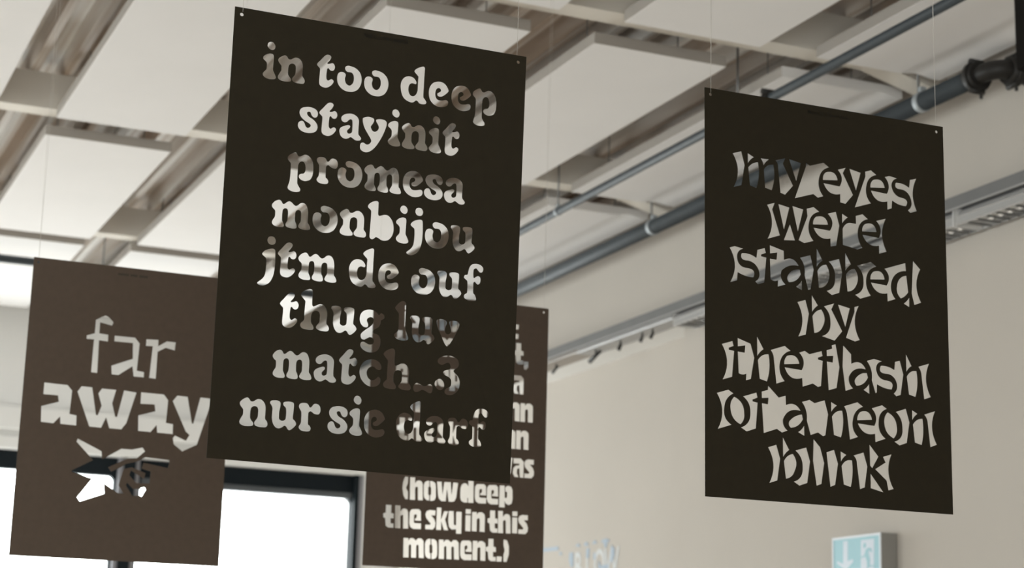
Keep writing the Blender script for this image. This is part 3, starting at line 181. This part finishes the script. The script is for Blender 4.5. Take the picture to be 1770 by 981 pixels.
# windows in the far wall
def window(n,x0,x1,right_jamb=True,rail=.155,stile=.07,lowrail=0,leftstile=None):
    e=empty('window_%d'%n,((x0+x1)/2,YF,ZB),kind='structure'); e0=Vector(((x0+x1)/2,YF,ZB))
    def L(mb,name,m,**k):
        o=mb.build(name,m,e,**k); o.data.transform(Matrix.Translation(-e0)); return o
    ls = leftstile or stile
    L(MB().box(x0,x1,YF+.06,YF+.14,ZH-rail,ZH),'frame_top',M['frame'],bevel=.004)
    L(MB().box(x0,x0+ls,YF+.05,YF+.14,ZB,ZH-rail),'frame_side',M['frame'],bevel=.004)
    L(MB().box(x1-stile,x1,YF+.05,YF+.14,ZB,ZH-rail),'frame_side',M['frame'],bevel=.004)
    L(MB().box(x0+ls,x1-stile,YF+.05,YF+.14,ZB,ZB+.08),'frame_sill',M['frame'],bevel=.004)
    if lowrail: L(MB().box(x0+ls,x1-stile,YF+.03,YF+.12,ZH-rail-lowrail,ZH-rail),'blind_rail',M['frame2'],bevel=.008)
    # a rounded inner corner gasket in the upper corners
    zt=ZH-rail-lowrail
    for cx,s in ((x0+ls,1),(x1-stile,-1)):
        r=.05; poly=[(cx,zt)]+[(cx+s*(r-r*math.sin(t)),zt-(r-r*math.cos(t))) for t in [math.pi/2*i/6 for i in range(7)]][::1]
        L(MB().prism(poly,'y',YF+.06,YF+.13),'gasket_corner',M['frame'])
    L(MB().box(x0+ls,x1-stile,YF+.10,YF+.106,ZB+.08,zt),'pane',M['glass'])
    if right_jamb:
        L(MB().box(x1-.034,x1+.008,YF-.012,YF+.05,ZB,ZH),'frame_flange',M['frame'],bevel=.002)
        L(MB().box(x1+.008,x1+.045,YF-.016,YF+.0,ZB,ZH),'jamb_lining',M['sill'],bevel=.003); L(MB().box(x1+.045,x1+.066,YF-.03,YF+.0,ZB,ZH),'jamb_bead',M['lamp'],bevel=.004)
    return e
w1=window(1,.15,3.132,lowrail=0,rail=.155,stile=.022,right_jamb=False)
w2=window(2,3.308,5.245,rail=.155,lowrail=.055,stile=.04,leftstile=.026)
for e,bx,nm,m in ((w1,(3.132,3.172,YF+.0,YF+.15,ZB,ZH),'jamb_lining','sill'),(w1,(3.172,3.271,YF-.02,YF+.15,ZB,ZH-.01),'mullion','frame'),(w2,(3.271,3.308,YF+.0,YF+.15,ZB,ZH),'jamb_lining','sill')):
    o=MB().box(*bx).build(nm,M[m],e,bevel=.003); o.data.transform(Matrix.Translation(-(e.location-Vector((0,0,CAMZ)))))
window(3,-1.4,-.15)
def side_window(n,y0,y1):
    e=empty('window_%d'%n,(XL,(y0+y1)/2,-.9),kind='structure'); e0=Vector((XL,(y0+y1)/2,-.9))
    def L(mb,name,m):
        o=mb.build(name,m,e); o.data.transform(Matrix.Translation(-e0))
    L(MB().box(XL-.15,XL-.07,y0,y1,1.82,1.9),'frame_top',M['frame']); L(MB().box(XL-.15,XL-.07,y0,y1,-.9,-.82),'frame_sill',M['frame'])
    L(MB().box(XL-.15,XL-.07,y0,y0+.07,-.82,1.82),'frame_side',M['frame']); L(MB().box(XL-.15,XL-.07,y1-.07,y1,-.82,1.82),'frame_side',M['frame'])
    L(MB().box(XL-.15,XL-.07,(y0+y1)/2-.03,(y0+y1)/2+.03,-.82,1.82),'mullion',M['frame'])
    L(MB().box(XL-.112,XL-.106,y0+.07,y1-.07,-.82,1.82),'pane',M['glass'])
for i,(a,b) in enumerate(LW): side_window(4+i,a,b)
for i,(a,b) in enumerate(NEAR_FILL):  # added fill openings in the near wall, out of view
    e=empty('window_%d'%(6+i),((a+b)/2,YN,-.9),kind='structure'); e0=Vector(((a+b)/2,YN,-.9))
    for nm,bx in (('frame_top',(a,b,YN-.15,YN-.07,1.82,1.9)),('frame_sill',(a,b,YN-.15,YN-.07,-.9,-.82)),('frame_side',(a,a+.07,YN-.15,YN-.07,-.82,1.82)),('frame_side',(b-.07,b,YN-.15,YN-.07,-.82,1.82)),('pane',(a+.07,b-.07,YN-.112,YN-.106,-.82,1.82))):
        o=MB().box(*bx).build(nm,M['glass'] if nm=='pane' else M['frame'],e); o.data.transform(Matrix.Translation(-e0))
if PORTALS:
    for a,b in WIN: portal('daylight_portal',((a+b)/2,YF+.2,(ZB+ZH)/2),b-a,ZH-ZB,(0,-1,0))
    for a,b in NEAR_FILL: portal('daylight_portal',((a+b)/2,YN-.17,.5),b-a,2.8,(0,1,0))
    for a,b in LW: portal('daylight_portal',(XL-.17,(a+b)/2,.5),b-a,2.8,(1,0,0))
# ceiling: trapezoidal steel deck, ribs running away from the camera towards the windows
mb=MB(); per=.182; x=XL-.05; prof=[]
while x<XW+.6:
    prof+=[(x,3.285),(x+.045,3.285),(x+.062,3.385),(x+per-.017,3.385)]; x+=per
prof.append((x,3.285))
bm=mb.bm; A=[bm.verts.new((p[0],YN,p[1])) for p in prof]; B=[bm.verts.new((p[0],YF+.1,p[1])) for p in prof]
for i in range(len(prof)-1): bm.faces.new((A[i],A[i+1],B[i+1],B[i]))
mb.box(XL-.2,XR+.4,YN-.2,YF+.3,3.40,3.5)
mb.build('ceiling',M['deck'],kind='structure')
for i,y in enumerate((-.99,1.73,4.45,7.17,9.89,12.56,15.2)):
    b=MB().box(XL,XW,y,y+.14,3.08,3.283)
    b.prism([(4.96,3.085),(XW+.02,2.968),(XW+.02,3.085)],'y',y,y+.14)
    b.build('trim_%d'%(3+i),M['beam'],kind='structure')

# ------------------------------------------------------------------ ceiling panels
COLX=[(-3.66,-2.95),(-2.63,-1.92),(-1.60,-.89),(-.57,.14),(.46,1.17),(1.50,2.21),(2.53,3.235),(3.56,4.27),(4.58,5.285)]
ROWY=[(1.94,4.31),(4.66,7.075),(7.38,9.78),(10.12,12.47),(12.67,15.1)]
rown=['fifth','fourth','third','second','first']; coln=['ninth','eighth','seventh','sixth','fifth','fourth','third','second','first']
pm={}
for r,(y0,y1) in enumerate(ROWY):
    for c,(x0,x1) in enumerate(COLX):
        if r==0 and c<3: continue
        key=(round(x1-x0,3),round(y1-y0,3),c==8)
        if key not in pm:
            W2,H2=(x1-x0)/2,(y1-y0)/2
            if c==8:
                lo=[(W2-.25+.25*t,(.013*math.sin(min(1,t/.86)*math.pi)**2)) for t in [i/14 for i in range(15)]]  # groove added so its slopes imitate the pipe's soft shadow on the panel
                q=MB().prism([(-W2,.0)]+lo+[(W2,.058),(-W2,.058)],'y',-H2,H2)
            else: q=MB().box(-W2,W2,-H2,H2,.0,.058)
            q.bm.faces.ensure_lookup_table()
            for f in q.bm.faces:
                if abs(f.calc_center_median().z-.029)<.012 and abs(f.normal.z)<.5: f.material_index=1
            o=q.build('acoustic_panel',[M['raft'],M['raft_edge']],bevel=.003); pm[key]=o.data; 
        else:
            o=bpy.data.objects.new('acoustic_panel',pm[key]); COL.objects.link(o)
            b=o.modifiers.new('bevel','BEVEL'); b.width=.003; b.segments=2; b.limit_method='ANGLE'
        o.location=((x0+x1)/2,(y0+y1)/2,3.0+CAMZ)
        o['label']='white ceiling panel, %s row from the windows, %s column from the right wall'%(rown[r],coln[c])
        o['category']='ceiling panel'; o['group']='white rectangular panels hung in a grid under the metal ceiling'
        for sx in (-.25,.25):
            for sy in (-.9,.9):
                if 'hang' not in pm: pm['hang']=MB().cyl((0,0,.055),(0,0,.30),.003,6).build('x',M['rod']); COL.objects.unlink(pm['hang'])
                h=bpy.data.objects.new('hanger_rod',pm['hang'].data); COL.objects.link(h); h.parent=o; h.location=(sx,sy,0)

# ------------------------------------------------------------------ hung boards with letters cut out
def catmull(P,n=5):
    N=len(P); o=[]
    for i in range(N):
        a,b,c,d=P[i-1],P[i],P[(i+1)%N],P[(i+2)%N]
        for k in range(n):
            t=k/n
            o.append(tuple(.5*(2*b[j]+(c[j]-a[j])*t+(2*a[j]-5*b[j]+4*c[j]-d[j])*t*t+(3*b[j]-a[j]-3*c[j]+d[j])*t**3) for j in (0,1)))
    return o
def arcs(P,n=9):
    # points carrying a third value are passed through by the curve between their neighbours
    o=[]; N=len(P)
    for i,p in enumerate(P):
        if len(p)==2: o.append(p); continue
        a,b=P[i-1],P[(i+1)%N]; da=math.dist(a[:2],p[:2]); db=math.dist(b[:2],p[:2]); t0=da/(da+db)
        ctl=[(p[j]-(1-t0)**2*a[j]-t0**2*b[j])/(2*t0*(1-t0)) for j in (0,1)]
        for k in range(1,n):
            t=k/n; o.append(tuple((1-t)**2*a[j]+2*t*(1-t)*ctl[j]+t*t*b[j] for j in (0,1)))
    return o
def poster(pose, cuts, m, minc, caption, label, captionpos, strings, marks=None):
    px,py,pz,a,b,c,tw=pose; W,H=.7,1.0; T=.0022
    rot=Matrix.Rotation(a,4,'Z')@Matrix.Rotation(b,4,'X')@Matrix.Rotation(c,4,'Y')
    e=empty('hanging_board',(px,py,pz),label=label,category='cut-out board',group='dark boards with cut-out lettering hung from the ceiling')
    e.matrix_world=Matrix.Translation((px,py,pz+CAMZ))@rot
    # move the origin of the thing to the foot of the board
    foot=Matrix.Translation((0,0,-H)); e.matrix_world=e.matrix_world@foot; up=Matrix.Translation((0,0,H))
    cu=bpy.data.curves.new('outline','CURVE'); cu.dimensions='2D'; cu.fill_mode='BOTH'; cu.extrude=T/2
    def sp(pts):
        s=cu.splines.new('POLY'); s.points.add(len(pts)-1); s.use_cyclic_u=True
        for i,p in enumerate(pts): s.points[i].co=(p[0],p[1],0,1)
    sp([(0,0),(W,0),(W,-H),(0,-H)])
    for hx in (.0162,.680): sp([(hx+.0042*math.cos(t),-.0160+.0042*math.sin(t)) for t in [2*math.pi*i/16 for i in range(16)]])
    for p in cuts: sp([(q[0]*1e-4,q[1]*1e-4) for q in p])
    co=bpy.data.objects.new('tmp',cu); COL.objects.link(co)
    me=bpy.data.meshes.new_from_object(co.evaluated_get(bpy.context.evaluated_depsgraph_get())); bpy.data.objects.remove(co)
    bm=bmesh.new(); bm.from_mesh(me); bmesh.ops.remove_doubles(bm,verts=bm.verts[:],dist=1e-6)
    bend=lambda x,z: tw*(x/W-.5)*(-z/H-.5)*4
    for v in bm.verts:
        x,z,y=v.co.x,v.co.y,-v.co.z; v.co=Vector((x,y+bend(x,z),z+H))
    bmesh.ops.recalc_face_normals(bm,faces=bm.faces[:]); bm.to_mesh(me); bm.free(); me.name='sheet'
    for p in me.polygons: p.use_smooth=False
    me.materials.clear(); me.materials.append(m)
    link(bpy.data.objects.new('sheet',me),e)
    if caption:
        (x0,z0),(x1,z1)=captionpos
        tc=bpy.data.curves.new('caption','FONT'); tc.body=caption; tc.size=.01; tc.extrude=.0001; tc.offset=.00015
        to=bpy.data.objects.new('tmp',tc); COL.objects.link(to)
        tm=bpy.data.meshes.new_from_object(to.evaluated_get(bpy.context.evaluated_depsgraph_get())); bpy.data.objects.remove(to)
        xs=[v.co.x for v in tm.vertices]; k=(x1-x0)/(max(xs)-min(xs)); mn=min(xs)
        for v in tm.vertices:
            x=x0+(v.co.x-mn)*k; z=z0-.004+v.co.y*k*1.0; v.co=Vector((x,-T/2-.0003+bend(x,z),z+H))
        tm.materials.clear(); tm.materials.append(minc); link(bpy.data.objects.new('caption',tm),e)
    if marks:
        q=MB()
        for x0,x1,z in marks: q.box(x0,x1,-T/2-.0003,-T/2,z+H-.0035,z+H+.0035)
        q.build('caption',minc,e)
    R3=(e.matrix_world).inverted().to_3x3()
    for hx,lean in strings:
        top=e.matrix_world.inverted()@Vector(e.matrix_world@Vector((hx,0,H-.016))).lerp(Vector((0,0,0)),0)
        P0=e.matrix_world@Vector((hx,0,H-.0118))
        P1=Vector((P0.x+lean,P0.y,3.0+CAMZ))
        inv=e.matrix_world.inverted()
        q=MB()
        q.cyl(inv@P0,inv@P1,.00038,6)
        q.build('hanging_thread',M['wire'],e)
    return e
round_cuts=[]
for k,dx,dz in TEXT_ROUND:
    for p in GLYPH_ROUND[k]: round_cuts.append(catmull([(x+dx,z+dz) for x,z in p]))
block_cuts=[]
for k,dx,dz in TEXT_BLOCK:
    for p in GLYPH_BLOCK[k]: block_cuts.append([(x+dx,z+dz) for x,z in p])
L0,L1_=.0162,.680
poster((.946,3.7776,1.4737,.0131,.0051,.0035,.0082),round_cuts,M['sheet'],M['ink'],'BEBO, LYNN BIRRER',
  'large near-black board with eight lines of rounded cut-out words, left front of the group',((.3006,-.0152),(.4069,-.0163)),[(L0,0),(L1_,.004)])
poster((2.1241,3.7769,1.4733,-.0039,-.0015,-.0031,.0019),[arcs(p) for p in CUTS_SHARD],M['sheet'],M['ink'],'Moon, Nir Zabari Yenni',
  'near-black board on the right whose sliver-shaped cut-outs leave dark letters standing',((.2931,-.0191),(.4115,-.0199)),[(L0,-.004),(L0,.003),(L1_,-.004),(L1_,.004)])
mk=[];xx=.286
for wd in (.037,.024,.030): mk.append((xx,xx+wd,-.0262)); xx+=wd+.006
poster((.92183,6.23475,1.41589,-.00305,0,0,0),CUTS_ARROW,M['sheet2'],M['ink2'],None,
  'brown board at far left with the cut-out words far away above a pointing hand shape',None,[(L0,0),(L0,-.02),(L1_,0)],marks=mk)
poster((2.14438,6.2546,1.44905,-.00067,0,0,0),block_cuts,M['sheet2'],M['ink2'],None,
  'brown board half hidden behind the large front board, cut with narrow block letters',None,[(L0,0),(L1_,0),(L1_,.012)])

# ------------------------------------------------------------------ pipes
ZP=2.87
e=empty('water_pipe',(5.17,9.0,ZP),label='thick dark grey pipe along the top of the right wall with black couplings',category='pipe')
def P(mb,name,m,base,**k):
    o=mb.build(name,m,e,**k); o.data.transform(Matrix.Translation(-Vector(base))); return o
B0=(5.17,9.0,ZP)
P(MB().cyl((5.17,6.66,ZP),(5.17,15.4,ZP),.046,24),'pipe_run',M['pipe'],B0)
for y,zt in ((7.06,3.29),(9.83,3.29),(12.57,3.09)):
    P(MB().cyl((5.17,y-.018,ZP),(5.17,y+.018,ZP),.050,24).box(5.155,5.185,y-.012,y+.012,ZP+.045,ZP+.075),'pipe_clip',M['chrome'],B0)
    P(MB().cyl((5.17,y+.03,ZP+.05),(5.17,y+.03,zt),.0065,8),'hanger_rod',M['rod'],B0)
def coupling(p,d,r,name='coupling',parts=P,base=B0):
    p=Vector(p); d=Vector(d).normalized(); q=MB()
    q.cyl(p-d*.032,p+d*.032,r*1.42,20).cyl(p-d*.012,p+d*.012,r*1.62,20)
    s=d.cross(Vector((0,0,1))).normalized(); u=s.cross(d)
    for g in (1,-1):
        c=p+u*g*(r*1.5); q.cyl(c-s*.036,c+s*.036,.016,8)
        (q.cyl(c+s*.022,c+s*.022-u*.034,.008,8) if g<0 else None)
    parts(q,name,M['cast'],base)
coupling((5.17,6.64,ZP),(0,1,0),.046)
bend=[(5.17,6.66,ZP),(5.17,6.61,ZP)]+[(5.17+.085*(1-math.cos(t)),6.61-.085*math.sin(t),ZP+.012*math.sin(t)) for t in [math.pi/2*i/8 for i in range(1,9)]]+[(5.32,6.525,ZP+.01)]
P(MB().tube(bend,.045,20),'elbow',M['cast'],B0)
coupling((5.285,6.525,ZP+.01),(1,0,0),.044)
P(MB().cyl((5.28,6.525,ZP+.01),(5.42,6.525,ZP+.0),.047,20),'pipe_stub',M['cast'],B0)

e=empty('conduit_pipe',(4.495,9,ZP),label='thin dark grey pipe running between two columns of ceiling panels towards the windows',category='pipe')
B1=(4.495,9,ZP)
P(MB().cyl((4.495,2.0,ZP),(4.495,12.80,ZP),.0235,18),'pipe_run',M['pipe'],B1)
for y in (4.9,7.66,9.78,12.5):
    P(MB().cyl((4.495,y-.012,ZP),(4.495,y+.012,ZP),.0265,18).box(4.485,4.505,y-.01,y+.01,ZP+.02,ZP+.045),'pipe_clip',M['chrome'],B1)
    P(MB().cyl((4.495,y,ZP+.03),(4.495,y,3.29),.0055,8),'hanger_rod',M['rod'],B1)
coupling((4.495,7.37,ZP),(0,1,0),.0235,base=B1)
e=empty('cross_pipe',(1,12.8,ZP),label='dark pipe crossing from left to right under the panels nearest the windows',category='pipe')
B2=(1,12.8,ZP)
P(MB().cyl((XL,12.8,ZP),(4.47,12.8,ZP),.029,18),'pipe_run',M['pipe'],B2)
for x in (-2.79,.3,2.37): P(MB().cyl((x,12.8,ZP),(x,12.8,3.29),.005,8),'hanger_rod',M['rod'],B2)

# black bar close to the lens at the upper right
rebase(MB().box(1.820,1.89,2.19,2.24,.99,2.995).build('drop_bar',M['black'],bevel=.004,label='blurred matt black upright bar at the upper right edge of the view',category='bar'))

# ------------------------------------------------------------------ cable tray, luminaires, small spotlights on the right wall
e=empty('cable_tray',(XW,9,2.295),label='long grey metal cable tray fixed along the right wall above the strip lights',category='cable tray'); B3=(XW,9,2.295)
P(MB().box(5.195,5.21,2.5,15.4,2.297,2.355).box(5.21,XW-.003,2.5,15.4,2.297,2.302),'channel',M['tray'],B3,bevel=.002)
P(MB().box(5.19,5.2,2.5,15.4,2.290,2.297),'lip',M['lamp2'],B3)
for y in (4.2,6.9,9.6,12.2,14.6): P(MB().box(5.21,XW-.003,y-.02,y+.02,2.302,2.32),'bracket',M['tray'],B3)
def luminaire(y0,y1,label):
    global e
    base=((5.29),(y0+y1)/2,2.19); e=empty('strip_light',base,label=label,category='strip light',group='louvred strip lights along the right wall')
    body=MB().prism([(5.205,2.213),(5.205,2.25),(5.218,2.280),(5.24,2.2965),(5.32,2.2965),(5.342,2.280),(5.355,2.25),(5.355,2.213),(5.350,2.213),(5.345,2.262),(5.215,2.262),(5.210,2.213)],'y',y0,y1)
    P(body,'housing',M['lamp2'],base)
    P(MB().box(5.202,5.206,y0,y1,2.212,2.220).box(5.204,5.208,y0,y1,2.250,2.256),'side_rail_highlight',M['alu'],base); P(MB().prism([(5.351,2.214),(5.345,2.214),(5.340,2.240),(5.325,2.261),(5.351,2.261)],'y',y0,y1),'side_reflector',M['alu'],base); P(MB().box(5.216,5.344,y0,y1,2.250,2.261),'reflector_tray',M['reflector'],base)  # upper strip of the rail pair stands in for the highlight along the housing
    P(MB().box(5.202,5.358,y0-.004,y0,2.212,2.2965),'end_cap',M['lamp'],base); P(MB().box(5.202,5.358,y1,y1+.004,2.212,2.2965),'end_cap',M['lamp'],base)
    n=int((y1-y0)/.068); proto=None
    for i in range(1,n):
        y=y0+(y1-y0)*i/n
        if proto is None:
            proto=MB().prism([(-.008,.0325),(-.004,.030),(-.001,.024),(.001,.024),(.004,.030),(.008,.0325)],'x',5.211-5.29,5.347-5.29).build('blade',M['louvre'],e); 
            o=proto
        else:
            o=bpy.data.objects.new('blade',proto.data); COL.objects.link(o); o.parent=e
        o.location=(0,y-(y0+y1)/2,-.004)
luminaire(6.89,9.62,'louvred strip light on the right wall seen mostly through the letters of the right board')
luminaire(4.05,6.86,'louvred strip light on the right wall running out of view at the right edge')
e=empty('mounting_rail',(5.27,10.4,2.27),label='pale metal mounting rail under the cable tray carrying small dark fittings',category='rail')
P(MB().box(5.215,5.33,9.66,11.0,2.262,2.296),'rail_body',M['lamp2'],(5.27,10.4,2.27),bevel=.004); P(MB().box(5.209,5.216,9.66,12.9,2.268,2.276),'rail_edge',M['alu'],(5.27,10.4,2.27))
P(MB().box(5.23,5.40,11.0,15.3,2.288,2.296),'rail_plate',M['raft_edge'],(5.27,10.4,2.27))
def spot(y,tilt,lab,big=1.0):
    global e
    base=(5.25,y,2.29); e=empty('spotlight',base,label=lab,category='spotlight',group='small dark fittings hanging below the cable tray')
    P(MB().cyl((5.25,y,2.2615),(5.25,y,2.236),.006,8),'stem',M['cast'],base)
    P(MB().cyl((5.25,y-.05*big*tilt,2.240),(5.24,y+.05*big*tilt,2.240-.045*big),.010*big,14,r2=.014*big),'lamp_head',M['cast'],base)
for y,t,lab,bg in ((9.98,.3,'nearest small dark spotlight under the tray, just left of the right board',.8),(10.12,.2,'second small dark spotlight from the right board under the tray',.8),(10.42,.2,'third small dark spotlight from the right board, on a long stem',.9),(10.78,1.2,'widest dark spotlight under the middle of the tray, tilted along it',1.1),(11.4,.8,'small dark spotlight between the widest one and the brown board',.8),(11.75,.3,'dark spotlight third from the edge of the brown board under the tray',.9),(12.2,.2,'dark spotlight second from the edge of the brown board under the tray',.9),(12.62,.5,'dark spotlight next to the edge of the brown board under the tray',1.1)):
    spot(y,t,lab,bg)

# ------------------------------------------------------------------ escape sign
y0,y1,zt=7.659,8.087,.850; base=(5.35,(y0+y1)/2,zt-.22)
e=empty('exit_sign',base,label='teal emergency exit sign with a down arrow and a running figure, low on right wall',category='exit sign')
P(MB().box(5.304,XW-.002,y0,y1,zt-.22,zt),'casing',M['signside'],base,bevel=.003)
P(MB().box(5.3,5.305,y0,y1,zt-.012,zt).box(5.3,5.305,y0,y1,zt-.22,zt-.208).box(5.3,5.305,y0,y0+.012,zt-.208,zt-.012).box(5.3,5.305,y1-.012,y1,zt-.208,zt-.012),'rim',M['signbox'],base)
P(MB().box(5.3025,5.304,y0+.012,y1-.012,zt-.208,zt-.012),'face',M['teal'],base)
cl=lambda p:[(min(max(a*1e-3,y0+.014),y1-.014),max(b*1e-3,zt-.200)) for a,b in p]
P(MB().prism(cl(SIGN_ARROW),'x',5.3018,5.3025),'arrow',M['signwhite'],base)
P(MB().prism(cl(SIGN_DOOR),'x',5.3018,5.3025),'doorway',M['signwhite'],base)
q=MB()
for p in SIGN_MAN: q.prism(cl(p),'x',5.3010,5.3018)
P(q,'running_figure',M['teal'],base)

# ------------------------------------------------------------------ painted lettering low on the recessed wall
base=(5.598,11.5,.9); e=empty('wall_lettering',base,label='pale blue shadowed lettering painted on the wall right of the brown board, reading BLOW',category='lettering')
for i,p in enumerate(MURAL):
    P(MB().prism([(a*1e-3,b*1e-3) for a,b in p],'x',5.5965,5.5995),'letter_shadow',M['blue'],base)
for ch,yy in (('B',11.78),('L',11.60),('O',11.47),('W',11.31)):
    tc=bpy.data.curves.new('letter','FONT'); tc.body=ch; tc.size=.27; tc.extrude=.0006; tc.offset=.006
    to=bpy.data.objects.new('tmp',tc); COL.objects.link(to)
    tm=bpy.data.meshes.new_from_object(to.evaluated_get(bpy.context.evaluated_depsgraph_get())); bpy.data.objects.remove(to)
    mx=max(v.co.x for v in tm.vertices)
    for v in tm.vertices: v.co=Vector((5.5975-v.co.z-base[0], yy-v.co.x*.9/1.15-base[1], .825+v.co.y-base[2]))
    tm.materials.clear(); tm.materials.append(M['pale']); o=link(bpy.data.objects.new('letter',tm),e)
